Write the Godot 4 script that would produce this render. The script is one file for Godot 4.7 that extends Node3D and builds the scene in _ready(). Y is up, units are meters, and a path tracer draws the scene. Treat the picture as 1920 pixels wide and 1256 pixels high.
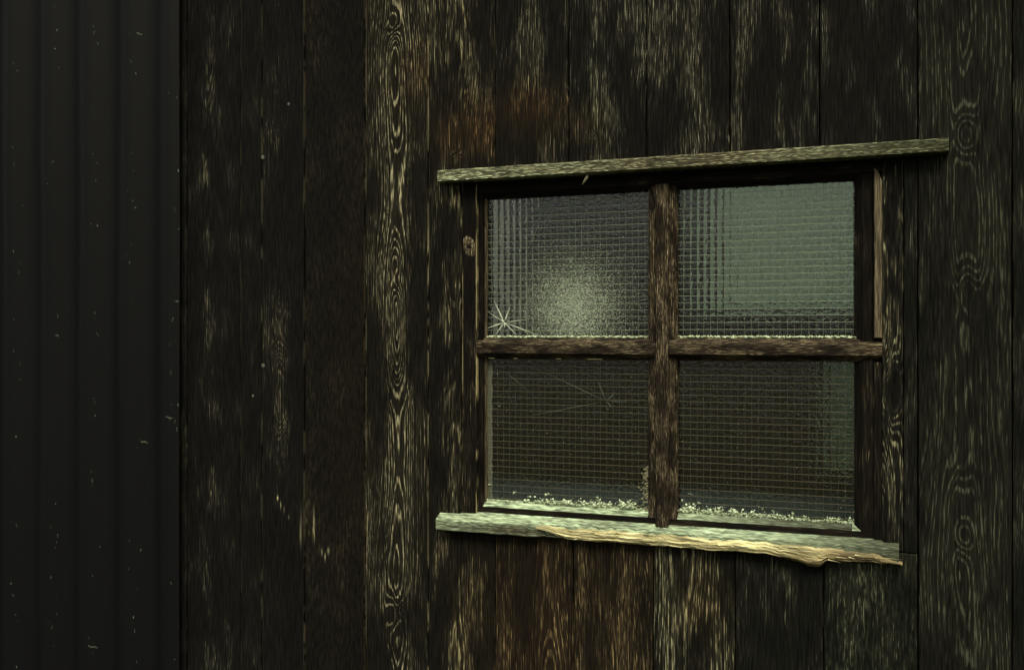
extends Node3D
# An old shed wall of blackened boards with a small four-pane window of wired glass.
# Metres, y up. The wall's face is the plane z = 0; outside is +z; the window spans about x -0.80 .. -0.03.

var tex := {}            # name -> ImageTexture
var pictures := {}       # name -> Image (filled by the worker threads)
var jobs: Array = []
var mats := {}
var shed: Node3D
var win: Node3D
var rng := RandomNumberGenerator.new()


# ---------------------------------------------------------------- helpers

func numbered(parent: Node, called: String) -> String:
	if not parent.has_node(called):
		return called
	var k := 1
	while parent.has_node("%s_%03d" % [called, k]):
		k += 1
	return "%s_%03d" % [called, k]


func tag(o: Node, label := "", category := "", group := "", kind := "") -> void:
	if label != "":
		o.set_meta("label", label)
	if category != "":
		o.set_meta("category", category)
	if group != "":
		o.set_meta("group", group)
	if kind != "":
		o.set_meta("kind", kind)


func thing(called: String, at: Vector3) -> Node3D:
	var o := Node3D.new()
	o.name = numbered(self, called)
	add_child(o)
	o.position = at
	return o


func begin() -> SurfaceTool:
	var st := SurfaceTool.new()
	st.begin(Mesh.PRIMITIVE_TRIANGLES)
	st.set_smooth_group(-1)
	return st


func put(called: String, st: SurfaceTool, m: Material, parent: Node = self, normals := true) -> MeshInstance3D:
	if normals:
		st.generate_normals()
	var o := MeshInstance3D.new()
	o.mesh = st.commit()
	o.material_override = m
	o.name = numbered(parent, called)
	parent.add_child(o)
	if parent != self:          # shapes are given in world metres; parts sit under a root that may be moved
		var q: Node = parent
		var off := Vector3.ZERO
		while q != self:
			off += q.position
			q = q.get_parent()
		o.position = -off
	return o


func tri(st: SurfaceTool, a: Vector3, b: Vector3, c: Vector3, ua: Vector2, ub: Vector2, uc: Vector2, out: Vector3) -> void:
	if (a - c).cross(a - b).dot(out) < 0.0:
		var s := b
		b = c
		c = s
		var us := ub
		ub = uc
		uc = us
	st.set_uv(ua)
	st.add_vertex(a)
	st.set_uv(ub)
	st.add_vertex(b)
	st.set_uv(uc)
	st.add_vertex(c)


func quad(st: SurfaceTool, a: Vector3, b: Vector3, c: Vector3, d: Vector3, ua: Vector2, ub: Vector2, uc: Vector2, ud: Vector2, out: Vector3) -> void:
	tri(st, a, b, c, ua, ub, uc, out)
	tri(st, a, c, d, ua, uc, ud, out)


func block(st: SurfaceTool, lo: Vector3, hi: Vector3, s := 1.0) -> void:
	var p := func(x, y, z): return Vector3(lo.x if x == 0 else hi.x, lo.y if y == 0 else hi.y, lo.z if z == 0 else hi.z)
	for f in [[0, 0, 1, 2], [1, 0, 1, 2], [0, 1, 0, 2], [1, 1, 0, 2], [0, 2, 0, 1], [1, 2, 0, 1]]:
		var c: Array = []
		for uv in [[0, 0], [1, 0], [1, 1], [0, 1]]:
			var k := [0, 0, 0]
			k[f[1]] = f[0]
			k[f[2]] = uv[0]
			k[f[3]] = uv[1]
			c.append(p.call(k[0], k[1], k[2]))
		var out := Vector3.ZERO
		out[f[1]] = 1.0 if f[0] == 1 else -1.0
		var u := []
		for q in c:
			u.append(Vector2(q[f[2]], q[f[3]]) * s)
		quad(st, c[0], c[1], c[2], c[3], u[0], u[1], u[2], u[3], out)


# A board: the outline (x, y), anticlockwise seen from outside, from z back to front with a worn bevel; UV laid over rect.
func board_mesh(outline: PackedVector2Array, back: float, front: float, bevel: float, rect: Rect2, tilt := 0.0) -> SurfaceTool:
	var st := begin()
	var n := outline.size()
	var inner := PackedVector2Array()
	for i in n:
		var a := (outline[i] - outline[(i + n - 1) % n]).normalized()
		var b := (outline[(i + 1) % n] - outline[i]).normalized()
		var na := Vector2(-a.y, a.x)
		var nb := Vector2(-b.y, b.x)
		var m := (na + nb).normalized()
		inner.append(outline[i] + m * bevel / maxf(0.5, m.dot(na)))
	var cx := rect.get_center().x
	var uv := func(p: Vector2): return Vector2((p.x - rect.position.x) / rect.size.x, (rect.end.y - p.y) / rect.size.y)
	var up := func(p: Vector2, z: float): return Vector3(p.x, p.y, z + tilt * (p.x - cx))
	var order := Geometry2D.triangulate_polygon(inner)
	for i in range(0, order.size(), 3):
		var a := inner[order[i]]
		var b := inner[order[i + 1]]
		var c := inner[order[i + 2]]
		tri(st, up.call(a, front), up.call(b, front), up.call(c, front), uv.call(a), uv.call(b), uv.call(c), Vector3(0, 0, 1))
	for i in n:
		var j := (i + 1) % n
		var d := (outline[j] - outline[i]).normalized()
		var out := Vector3(d.y, -d.x, 0.0)
		quad(st, up.call(inner[i], front), up.call(inner[j], front), up.call(outline[j], front - bevel), up.call(outline[i], front - bevel), uv.call(inner[i]), uv.call(inner[j]), uv.call(outline[j]), uv.call(outline[i]), out + Vector3(0, 0, 1))
		quad(st, up.call(outline[i], front - bevel), up.call(outline[j], front - bevel), Vector3(outline[j].x, outline[j].y, back), Vector3(outline[i].x, outline[i].y, back), uv.call(outline[i]), uv.call(outline[j]), uv.call(outline[j]), uv.call(outline[i]), out)
	return st


# A bar swept along x or y. profile: (z, y) along x, (x, z) along y; convex; wobble moves the corners as wear does.
func bar_mesh(profile: Array, along: String, a0: float, a1: float, seg: int, wobble: float, sd: int, uw: float, ul: float, flip := false) -> SurfaceTool:
	var st := begin()
	var n := profile.size()
	var nz := FastNoiseLite.new()
	nz.seed = sd
	nz.frequency = 1.0
	var mid := Vector2.ZERO
	for p in profile:
		mid += p / n
	var per := [0.0]
	for i in n:
		per.append(per[i] + (profile[(i + 1) % n] - profile[i]).length())
	var at := func(p: Vector2, a: float): return Vector3(a, p.y, p.x) if along == "x" else Vector3(p.x, a, p.y)
	var rows: Array = []
	for s in seg + 1:
		var a := lerpf(a0, a1, float(s) / seg)
		var row: Array = []
		for i in n:
			var w := Vector2(nz.get_noise_2d(a * 22.0, i * 31.7), nz.get_noise_2d(a * 22.0, i * 31.7 + 500.0)) * wobble
			row.append(at.call(profile[i] + w, a))
		rows.append(row)
	var off := fmod(sd * 0.377, 1.0)
	for s in seg:
		for i in n:
			var j := (i + 1) % n
			var m: Vector2 = (profile[i] + profile[j]) * 0.5 - mid
			var e: Vector2 = profile[j] - profile[i]
			var o2 := Vector2(e.y, -e.x)
			if o2.dot(m) < 0.0:
				o2 = -o2
			var out: Vector3 = at.call(o2, 0.0)
			var v0 := off + (a1 - a0) * s / seg / ul
			var v1 := off + (a1 - a0) * (s + 1) / seg / ul
			var u0: float = off * 3.0 + per[i] / uw
			var u1: float = off * 3.0 + per[i + 1] / uw
			quad(st, rows[s][i], rows[s + 1][i], rows[s + 1][j], rows[s][j], Vector2(u0, v0), Vector2(u0, v1), Vector2(u1, v1), Vector2(u1, v0), out)
	for end in [0, seg]:
		var out: Vector3 = at.call(Vector2.ZERO, 1.0 if end == seg else -1.0)
		for i in range(1, n - 1):
			tri(st, rows[end][0], rows[end][i], rows[end][i + 1], Vector2(off, off), Vector2(off + 0.05, off), Vector2(off, off + 0.02), out)
	return st


# ---------------------------------------------------------------- computed textures

func gain(p: Dictionary, key: String, other):
	return p[key] if p.has(key) else other


# Sawn board: year rings cut lengthwise (arches and eyes), knots, fibres, weathered bare in patches. Columns run across the board, rows along it.
func paint_wood(n: int) -> void:
	var p: Dictionary = jobs[n]
	var w: int = p.w
	var h: int = p.h
	var sx: float = p.sx
	var sy: float = p.sy
	var a := FastNoiseLite.new()
	a.seed = p.seed
	a.frequency = 1.0
	a.fractal_type = FastNoiseLite.FRACTAL_NONE
	var f2 := FastNoiseLite.new()
	f2.seed = p.seed + 100
	f2.frequency = 1.0
	f2.fractal_octaves = 3
	var k: float = gain(p, "k", 380.0)
	var xc: float = gain(p, "xc", 0.17)
	var d0: float = gain(p, "d0", 0.05)
	var d1: float = gain(p, "d1", 0.02)
	var dk: float = gain(p, "dk", 3.0)
	var ring: float = gain(p, "ring", 0.6)
	var fib: float = gain(p, "fib", 0.6)
	var thr: float = gain(p, "thr", 0.1)
	var cw: float = gain(p, "cw", 0.0)
	var cwid: float = gain(p, "cwid", 0.03)
	var pf: float = gain(p, "pf", 14.0)
	var fx: float = gain(p, "fx", 760.0)
	var fy: float = gain(p, "fy", 30.0)
	var lean: float = gain(p, "lean", 0.75)
	var edge: float = gain(p, "edge", 0.3)
	var wide: float = gain(p, "late", 0.5)
	var wx_: float = gain(p, "wander", 0.006)
	var dark: Color = gain(p, "dark", Color8(20, 19, 16))
	var pale: Color = gain(p, "pale", Color8(140, 133, 100))
	var knots: Array = gain(p, "knots", [])
	var tints: Array = gain(p, "tints", [])
	var out := PackedByteArray()
	out.resize(w * h * 3)
	var q := 0
	for j in h:
		var y := (j + 0.5) / h * sy
		var dd := d0 + d1 * (a.get_noise_2d(y * dk, 3.3) + 0.1 * a.get_noise_2d(y * dk * 3.7, 9.0))
		var xr := xc + wx_ * 1.5 * a.get_noise_2d(y * 2.1, 71.0)
		var near: Array = []
		for t in knots:
			if absf(y - t[1]) < t[2] * 6.0:
				near.append(t)
		for i in w:
			var x := ((i + 0.5) / w - 0.5) * sx
			var bend := wx_ * a.get_noise_2d(x * 24.0, y * 2.2)
			var wx := x - xr + bend
			var r := sqrt(wx * wx + dd * dd)
			var ph := r * k + 0.9 * a.get_noise_2d(r * 70.0, y * 0.5) + 0.1 * a.get_noise_2d(x * 160.0, y * 9.0)
			var core := 0.0
			for t in near:
				var dx: float = x - t[0]
				var dy: float = (y - t[1]) * 0.5
				var e := exp(-(dx * dx + dy * dy) / (t[2] * t[2]))
				ph += t[3] * e
				core = maxf(core, smoothstep(0.75, 0.95, e))
			var fr := ph - floorf(ph)
			var late := (0.35 + 0.65 * smoothstep(-0.45, 0.35, a.get_noise_2d(x * 210.0, y * 28.0))) * smoothstep(1.0 - wide, 1.0 - wide * 0.55, fr) * (1.0 - smoothstep(0.9, 1.0, fr))
			var fine := a.get_noise_2d(x * fx, y * fy)
			var mid := f2.get_noise_2d(x * fx * 0.3, y * fy * 0.45)
			var pm := f2.get_noise_2d(x * pf, y * pf * 0.33)
			var keep := smoothstep(thr - 0.42, thr + 0.42, pm + cw * exp(-wx * wx / (cwid * cwid)) + 0.35 * mid)
			var line := a.get_noise_2d((x + bend * 0.6) * fx * 0.75, y * fy * 0.055 + 40.0)
			var speck := smoothstep(0.12, 0.62, lean * line + (1.25 - lean) * fine + 0.45 * mid)
			var bare := keep * (ring * late * (0.45 + 0.55 * smoothstep(-0.5, 0.4, fine + 0.4 * mid)) + fib * speck * (0.35 + 0.65 * late))
			var rim := minf(x + sx * 0.5, (sx * 0.5 - x) * 1.8)
			if rim < 0.0045:
				bare += edge * smoothstep(0.0045, 0.002, rim) * smoothstep(-0.25, 0.4, a.get_noise_2d(x * 40.0, y * 9.0) + 0.5 * fine)
			bare = clampf(bare * (1.0 - 0.6 * core), 0.0, 1.0)
			var tone := 1.0 + 0.55 * mid + 0.25 * pm - 0.25 * late + 0.2 * fine
			var cr := dark.r * tone
			var cg := dark.g * tone
			var cb := dark.b * tone
			cr += (pale.r - cr) * bare
			cg += (pale.g - cg) * bare
			cb += (pale.b - cb) * bare
			for t in tints:
				var tx: float = (x - t[0]) / t[2]
				var ty: float = (y - t[1]) / t[3]
				var tt := tx * tx + ty * ty
				if tt < 4.0:
					var g: float = t[5] * exp(-tt) * (0.75 + 0.5 * mid + 0.35 * pm)
					var lum := 0.45 + 1.25 * bare
					cr += (t[4].r * lum - cr) * g
					cg += (t[4].g * lum - cg) * g
					cb += (t[4].b * lum - cb) * g
			out[q] = clampi(int(cr * 255.0), 0, 255)
			out[q + 1] = clampi(int(cg * 255.0), 0, 255)
			out[q + 2] = clampi(int(cb * 255.0), 0, 255)
			q += 3
	var im := Image.create_from_data(w, h, false, Image.FORMAT_RGB8, out)
	pictures[p.name] = im


func make_textures() -> void:
	for p in jobs:
		pictures[p.name] = null
	var id := WorkerThreadPool.add_group_task(paint_wood, jobs.size(), -1, true)
	WorkerThreadPool.wait_for_group_task_completion(id)
	for p in jobs:
		tex[p.name] = ImageTexture.create_from_image(pictures[p.name])


func wood_mat(called: String, relief := 0.12, rough := 0.85) -> StandardMaterial3D:
	if mats.has(called):
		return mats[called]
	var m := StandardMaterial3D.new()
	m.resource_name = called
	m.albedo_texture = tex[called]
	m.roughness = rough
	m.metallic_specular = 0.15
	m.heightmap_enabled = true
	m.heightmap_texture = tex[called]
	m.heightmap_scale = relief
	mats[called] = m
	return m


func plain(c: Color, rough := 0.9, spec := 0.2) -> StandardMaterial3D:
	var m := StandardMaterial3D.new()
	m.albedo_color = c
	m.roughness = rough
	m.metallic_specular = spec
	return m


func noise_tex(sd: int, freq: float, size := 512, octaves := 4, ramp: Array = [], kind := FastNoiseLite.TYPE_SIMPLEX_SMOOTH) -> Texture2D:
	var f := FastNoiseLite.new()
	f.seed = sd
	f.noise_type = kind
	f.frequency = freq
	f.fractal_octaves = octaves
	var t := NoiseTexture2D.new()
	t.width = size
	t.height = size
	t.seamless = true
	t.noise = f
	if ramp.size():
		var g := Gradient.new()
		g.offsets = PackedFloat32Array(ramp.map(func(r): return r[0]))
		g.colors = PackedColorArray(ramp.map(func(r): return r[1]))
		t.color_ramp = g
	return t


# ---------------------------------------------------------------- the boards of the wall

const TOP := 2.62
var plank_jobs: Array = []      # [texture name, outline, rect, front z, tilt]

func edge_points(x: float, y0: float, y1: float, sd: int, amount: float) -> PackedVector2Array:
	var f := FastNoiseLite.new()
	f.seed = sd
	f.frequency = 1.0
	var r := PackedVector2Array()
	var n := maxi(2, int(absf(y1 - y0) / 0.12))
	for i in n + 1:
		var y := lerpf(y0, y1, float(i) / n)
		r.append(Vector2(x + amount * f.get_noise_1d(y * 4.0), y))
	return r


func plank(x0: float, x1: float, y0: float, y1: float, p: Dictionary, cut := Rect2()) -> void:
	rng.seed = p.seed
	var g := 0.0013
	var o := edge_points(x1 - g, y0, y1, p.seed, 0.0008)
	o.append_array(edge_points(x0 + g, y1, y0, p.seed + 7, 0.0008))
	if cut.size.x > 0.0:          # notched round the window: the outline steps in on its right edge
		o = PackedVector2Array([Vector2(x0 + g, y0), Vector2(x1 - g, y0), Vector2(x1 - g, cut.position.y), Vector2(cut.position.x, cut.position.y), Vector2(cut.position.x, cut.end.y), Vector2(x1 - g, cut.end.y), Vector2(x1 - g, y1), Vector2(x0 + g, y1)])
	var rect := Rect2(x0, maxf(y0, 0.56), x1 - x0, minf(y1, 2.44) - maxf(y0, 0.56))
	p.name = "plank%d" % plank_jobs.size()
	p.sx = x1 - x0
	p.sy = rect.size.y
	p.w = int(p.sx / 0.0005)
	p.h = int(p.sy / 0.00095)
	if p.has("coarse"):
		p.w /= 2
		p.h /= 2
	jobs.append(p)
	plank_jobs.append([p.name, o, rect, gain(p, "z", rng.randf_range(-0.0025, 0.0018)), rng.randf_range(-0.016, 0.016)])


func hue(r: int, g: int, b: int) -> Color:
	return Color8(r, g, b)


func plan_planks() -> void:
	var bare_mark := Color(1.5, 1.45, 1.1)
	var vignette_dark := hue(19, 18, 16)  # vignette toward the left, put into these boards' dark and pale colours
	# y in the knots, tints and so on runs down from 2.44 (or the board's top)
	# under and beyond the metal sheet
	for k in 11:
		plank(-2.12 - 0.15 * k, -1.97 - 0.15 * k, 0.0, TOP, {"seed": 211 + k, "thr": 0.3, "pale": hue(70, 68, 56), "coarse": 1})
	for k in 3:
		plank(-1.97 + 0.15363 * k, -1.97 + 0.15363 * (k + 1), 0.0, TOP, {"seed": 21 + k, "thr": 0.35, "pale": hue(60, 58, 50), "coarse": 1})
	plank(-1.5091, -1.3622, 0.0, TOP, {"seed": 31, "xc": -0.012, "k": 330.0, "d0": 0.015, "d1": 0.012, "ring": 0.5, "fib": 0.9, "thr": 0.66, "cw": 0.5, "cwid": 0.02, "pf": 18.0, "pale": hue(112, 108, 86), "dark": vignette_dark, "edge": 0.25})
	plank(-1.3622, -1.3064, 0.0, TOP, {"seed": 32, "ring": 0.3, "fib": 0.7, "thr": 0.6, "pf": 18.0, "pale": hue(90, 86, 66), "dark": vignette_dark, "edge": 0.75})
	plank(-1.3064, -1.1977, 0.0, TOP, {"seed": 33, "xc": -0.008, "d0": 0.012, "d1": 0.02, "ring": 0.45, "fib": 0.8, "thr": 0.52, "cw": 0.28, "cwid": 0.02, "pf": 7.0, "pale": hue(116, 108, 84), "dark": vignette_dark, "edge": 0.55, "knots": [[0.015, 0.13, 0.012, 5.0]], "tints": [[-0.012, 1.295, 0.0018, 0.006, bare_mark, 0.9], [-0.005, 1.31, 0.0015, 0.009, bare_mark, 0.9], [0.004, 1.32, 0.0015, 0.008, bare_mark, 0.8], [0.016, 1.335, 0.0012, 0.005, bare_mark, 0.8], [0.046, 1.36, 0.003, 0.03, bare_mark, 0.7]]})
	plank(-1.1977, -1.0505, 0.0, TOP, {"seed": 34, "ring": 0.25, "fib": 0.75, "thr": 0.5, "pf": 9.0, "fx": 520.0, "fy": 60.0, "pale": hue(92, 82, 60), "dark": hue(21, 19, 16), "edge": 0.5, "tints": [[0.04, 1.1, 0.07, 0.5, hue(60, 42, 26), 0.25], [-0.03, 1.405, 0.002, 0.008, bare_mark, 0.9], [-0.022, 1.415, 0.0015, 0.009, bare_mark, 0.9], [-0.014, 1.40, 0.0025, 0.007, bare_mark, 0.9], [-0.05, 1.35, 0.0025, 0.03, bare_mark, 0.6]]})
	plank(-1.0505, -0.9017, 0.0, TOP, {"seed": 35, "xc": 0.002, "k": 270.0, "d0": 0.016, "d1": 0.026, "dk": 1.7, "ring": 1.0, "fib": 0.25, "late": 0.4, "thr": 0.25, "cw": 0.85, "cwid": 0.03, "pf": 8.0, "wander": 0.005, "pale": hue(166, 158, 124), "dark": hue(23, 21, 17), "edge": 0.8,
		"knots": [[-0.006, 0.29, 0.014, 2.5], [0.002, 0.83, 0.014, 2.4], [-0.008, 1.52, 0.018, 3.0], [0.014, 1.51, 0.007, 2.0]], "tints": [[0.06, 0.4, 0.05, 0.06, hue(78, 54, 32), 0.4]]})
	var rust := hue(80, 58, 36)
	plank(-0.9017, -0.7544, 0.0, TOP, {"seed": 36, "xc": -0.012, "d0": 0.04, "d1": 0.006, "ring": 0.55, "fib": 0.9, "thr": 0.3, "cw": 0.3, "cwid": 0.03, "pf": 12.0, "pale": hue(158, 150, 112), "dark": hue(21, 19, 16), "edge": 0.25,
		"knots": [[-0.008, 0.6, 0.012, 5.0]], "tints": [[0.03, 0.53, 0.11, 0.06, rust, 0.85], [0.05, 1.5, 0.08, 0.2, hue(84, 64, 34), 0.3]]}, Rect2(-0.829, 1.12, 0.2, 0.70))
	# above the window
	var ya := 1.806
	plank(-0.7544, -0.6013, ya, TOP, {"seed": 41, "ring": 0.5, "fib": 0.9, "thr": 0.16, "pf": 11.0, "pale": hue(144, 139, 112), "edge": 0.2, "tints": [[-0.01, 0.5, 0.1, 0.06, rust, 0.85]]})
	plank(-0.6013, -0.446, ya, TOP, {"seed": 42, "ring": 0.6, "fib": 0.9, "thr": 0.18, "pf": 11.0, "pale": hue(142, 140, 114), "edge": 0.1, "knots": [[-0.035, 0.575, 0.012, 4.0], [0.045, 0.575, 0.012, 4.0]], "tints": [[-0.08, 0.53, 0.06, 0.05, rust, 0.5]]})
	plank(-0.446, -0.2904, ya, TOP, {"seed": 43, "ring": 0.6, "fib": 0.9, "thr": 0.18, "pf": 10.0, "pale": hue(138, 135, 110), "edge": 0.1, "knots": [[-0.03, 0.16, 0.016, 3.0]]})
	plank(-0.2904, -0.1317, ya, TOP, {"seed": 44, "ring": 0.5, "fib": 0.9, "thr": 0.26, "pf": 16.0, "pale": hue(124, 122, 100), "edge": 0.1})
	plank(-0.1317, 0.0313, ya, TOP, {"seed": 45, "ring": 0.4, "fib": 0.8, "thr": 0.36, "pf": 16.0, "pale": hue(108, 107, 90), "edge": 0.1})
	# below the window
	var yb := 1.122
	plank(-0.7544, -0.5905, 0.0, yb, {"seed": 51, "xc": 0.03, "d0": 0.03, "d1": 0.006, "k": 300.0, "ring": 0.7, "fib": 0.7, "thr": 0.05, "pf": 8.0, "pale": hue(156, 136, 90), "dark": hue(25, 20, 15), "edge": 0.4, "tints": [[0.0, 0.2, 0.09, 0.24, hue(74, 58, 40), 0.5]]})
	plank(-0.5905, -0.4326, 0.0, yb, {"seed": 52, "ring": 0.6, "fib": 0.8, "thr": 0.1, "pf": 11.0, "pale": hue(156, 140, 98), "dark": hue(24, 20, 15), "edge": 0.2, "tints": [[-0.03, 0.2, 0.1, 0.2, hue(72, 57, 39), 0.45]]})
	plank(-0.4326, -0.2807, 0.0, yb, {"seed": 53, "xc": -0.02, "d0": 0.03, "d1": 0.006, "ring": 0.8, "fib": 0.9, "thr": 0.0, "pf": 10.0, "k": 230.0, "pale": hue(148, 144, 112), "dark": hue(21, 20, 16), "edge": 0.2, "tints": [[0.02, 0.12, 0.05, 0.08, hue(104, 76, 42), 0.3]]})
	plank(-0.2807, -0.1244, 0.0, yb, {"seed": 54, "xc": 0.02, "d0": 0.04, "d1": 0.004, "k": 250.0, "ring": 0.6, "fib": 0.7, "thr": 0.26, "pf": 9.0, "pale": hue(138, 136, 106), "dark": hue(19, 19, 16), "edge": 0.1})
	plank(-0.1244, 0.0313, 0.0, yb, {"seed": 55, "ring": 0.25, "fib": 0.9, "thr": -0.02, "pf": 13.0, "fx": 520.0, "fy": 50.0, "pale": hue(106, 110, 86), "dark": hue(23, 24, 19), "edge": 0.1, "tints": [[0.0, 0.02, 0.12, 0.02, hue(112, 116, 88), 0.6]]})
	# right of the window
	plank(0.008, 0.0313, 1.1225, 1.8055, {"seed": 56, "ring": 0.4, "fib": 0.7, "thr": 0.25, "pale": hue(96, 96, 78), "dark": hue(20, 20, 17)})
	plank(0.0313, 0.178, 0.0, TOP, {"seed": 61, "xc": 0.0, "k": 165.0, "d0": 0.018, "d1": 0.03, "dk": 1.9, "ring": 0.9, "fib": 0.25, "late": 0.5, "thr": 0.05, "cw": 0.5, "cwid": 0.035, "pf": 8.0, "pale": hue(78, 78, 63), "dark": hue(22, 22, 18), "edge": 0.2,
		"knots": [[0.002, 0.60, 0.018, 4.0], [0.006, 0.87, 0.022, 4.5], [0.0, 1.16, 0.02, 2.5], [0.0, 1.28, 0.014, 2.5], [0.002, 1.57, 0.02, 2.5]]})
	for k in 4:
		plank(0.178 + 0.15 * k, 0.328 + 0.15 * k, 0.0, TOP, {"seed": 71 + k, "ring": 0.6, "fib": 0.5, "thr": 0.2, "pale": hue(88, 88, 70), "dark": hue(20, 20, 17), "coarse": 1})


func build_planks() -> void:
	for b in plank_jobs:
		put("plank", board_mesh(b[1], b[3] - 0.022, b[3], 0.0022, b[2], b[4]), wood_mat(b[0]), shed)


func _ready() -> void:
	# ---- camera
	var cam := Camera3D.new()
	cam.name = "camera"
	add_child(cam)
	cam.position = Vector3(0, 1.5, 1.88)
	cam.rotation.y = deg_to_rad(20.9)
	cam.fov = rad_to_deg(2.0 * atan(628.0 / 1900.0))
	cam.near = 0.05
	cam.far = 900.0
	cam.current = true
	# ---- overcast sky, brightest overhead
	var sky_mat := ProceduralSkyMaterial.new()
	sky_mat.sky_top_color = Color(0.96, 0.97, 0.92)
	sky_mat.sky_horizon_color = Color(0.30, 0.305, 0.29)
	sky_mat.sky_curve = 0.4
	sky_mat.ground_bottom_color = Color(0.12, 0.13, 0.10)
	sky_mat.ground_horizon_color = Color(0.17, 0.175, 0.155)
	var sky := Sky.new()
	sky.sky_material = sky_mat
	var env := Environment.new()
	env.background_mode = Environment.BG_SKY
	env.sky = sky
	env.tonemap_mode = Environment.TONE_MAPPER_LINEAR
	env.tonemap_exposure = 2.25
	env.sdfgi_enabled = true
	env.ssao_enabled = true
	env.ssil_enabled = true
	var we := WorldEnvironment.new()
	we.name = "world_environment"
	we.environment = env
	add_child(we)
	var sun := DirectionalLight3D.new()
	sun.name = "sun"
	sun.light_energy = 0.5
	sun.light_color = Color(1.0, 0.97, 0.88)
	sun.light_angular_distance = 18.0
	sun.shadow_enabled = true
	add_child(sun)
	sun.look_at_from_position(Vector3.ZERO, Vector3(-0.35, -1.0, -0.75))

	# ---- textures
	shed = thing("shed", Vector3(-0.4, 0, -1.0))
	tag(shed, "blackened board shed wall around the wired glass window", "shed")
	plan_planks()
	jobs.append({"name": "frame", "seed": 81, "w": 300, "h": 1200, "sx": 0.12, "sy": 0.8, "xc": 0.2, "d0": 0.1, "d1": 0.01, "k": 520.0, "ring": 0.6, "fib": 0.95, "thr": -0.08, "pf": 30.0, "fx": 900.0, "fy": 70.0, "edge": 0.0, "dark": hue(37, 31, 25), "pale": hue(162, 149, 116), "tints": [[0.0, 0.4, 0.2, 0.5, hue(84, 72, 54), 0.3]]})
	jobs.append({"name": "dark_frame", "seed": 82, "w": 160, "h": 900, "sx": 0.1, "sy": 0.8, "xc": 0.2, "d0": 0.1, "d1": 0.01, "k": 420.0, "ring": 0.4, "fib": 0.7, "thr": 0.45, "pf": 20.0, "edge": 0.0, "dark": hue(22, 19, 16), "pale": hue(120, 108, 78)})
	jobs.append({"name": "casing_left", "seed": 83, "w": 64, "h": 900, "sx": 0.034, "sy": 0.7, "xc": 0.05, "d0": 0.03, "ring": 0.6, "fib": 0.6, "thr": 0.38, "pf": 12.0, "edge": 0.9, "dark": hue(20, 17, 15), "pale": hue(150, 138, 98)})
	jobs.append({"name": "casing_right", "seed": 84, "w": 72, "h": 900, "sx": 0.036, "sy": 0.7, "xc": -0.02, "d0": 0.01, "k": 260.0, "ring": 1.0, "fib": 0.6, "thr": -0.05, "pf": 14.0, "fx": 300.0, "edge": 0.2, "dark": hue(19, 18, 15), "pale": hue(128, 124, 96), "knots": [[-0.004, 0.42, 0.03, 7.0]]})
	jobs.append({"name": "header", "seed": 85, "w": 160, "h": 1900, "sx": 0.07, "sy": 1.0, "xc": 0.2, "d0": 0.1, "d1": 0.02, "k": 500.0, "ring": 0.5, "fib": 1.0, "thr": -0.6, "pf": 24.0, "fx": 480.0, "fy": 60.0, "lean": 0.5, "edge": 0.0, "dark": hue(84, 82, 62), "pale": hue(208, 224, 184), "tints": [[0.0, 0.5, 0.3, 0.2, hue(92, 82, 62), 0.8], [0.0, 0.95, 0.3, 0.2, hue(58, 58, 40), 0.85]]})
	jobs.append({"name": "sill", "seed": 86, "w": 220, "h": 1900, "sx": 0.1, "sy": 0.95, "xc": 0.2, "d0": 0.1, "d1": 0.02, "k": 500.0, "ring": 0.4, "fib": 1.0, "thr": -0.8, "pf": 26.0, "fx": 520.0, "fy": 48.0, "lean": 0.55, "edge": 0.0, "dark": hue(132, 142, 114), "pale": hue(196, 226, 190), "tints": [[0.0, 0.92, 0.3, 0.2, hue(42, 39, 31), 0.85], [0.008, 0.10, 0.009, 0.12, hue(76, 74, 60), 0.7], [0.008, 0.17, 0.009, 0.06, hue(70, 54, 40), 0.8], [0.009, 0.45, 0.009, 0.3, hue(60, 56, 44), 0.7], [-0.024, 0.35, 0.012, 0.05, hue(70, 66, 50), 0.45]]})
	jobs.append({"name": "raw_wood", "seed": 87, "w": 120, "h": 1100, "sx": 0.06, "sy": 0.7, "xc": 0.1, "d0": 0.08, "d1": 0.02, "k": 480.0, "ring": 0.8, "fib": 0.9, "thr": -0.35, "pf": 22.0, "fx": 420.0, "fy": 22.0, "edge": 0.0, "dark": hue(170, 160, 116), "pale": hue(236, 232, 186), "tints": [[0.0, 0.62, 0.2, 0.1, hue(98, 80, 56), 0.8], [0.0, 0.5, 0.012, 0.05, hue(120, 98, 64), 0.6], [-0.01, 0.58, 0.02, 0.03, hue(84, 70, 52), 0.7]]})
	jobs.append({"name": "old_strip", "seed": 88, "w": 64, "h": 500, "sx": 0.03, "sy": 0.32, "xc": 0.1, "d0": 0.05, "k": 600.0, "ring": 0.6, "fib": 0.9, "thr": -0.4, "pf": 20.0, "edge": 0.0, "dark": hue(70, 62, 48), "pale": hue(158, 146, 118)})
	make_textures()

	# ---- the ground
	var g := begin()
	quad(g, Vector3(-400, 0, -400), Vector3(400, 0, -400), Vector3(400, 0, 400), Vector3(-400, 0, 400), Vector2(0, 0), Vector2(200, 0), Vector2(200, 200), Vector2(0, 200), Vector3.UP)
	var gm := plain(Color(0.26, 0.27, 0.18), 1.0, 0.1)
	gm.albedo_texture = noise_tex(5, 0.02, 512, 5, [[0.3, Color(0.35, 0.33, 0.28)], [0.7, Color(1, 1, 1)]])
	tag(put("ground", g, gm), "", "", "", "structure")

	build_planks()
	build_shed()
	build_sheet()
	build_window()
	build_growth()


# ---------------------------------------------------------------- the shed behind its boards

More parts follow.
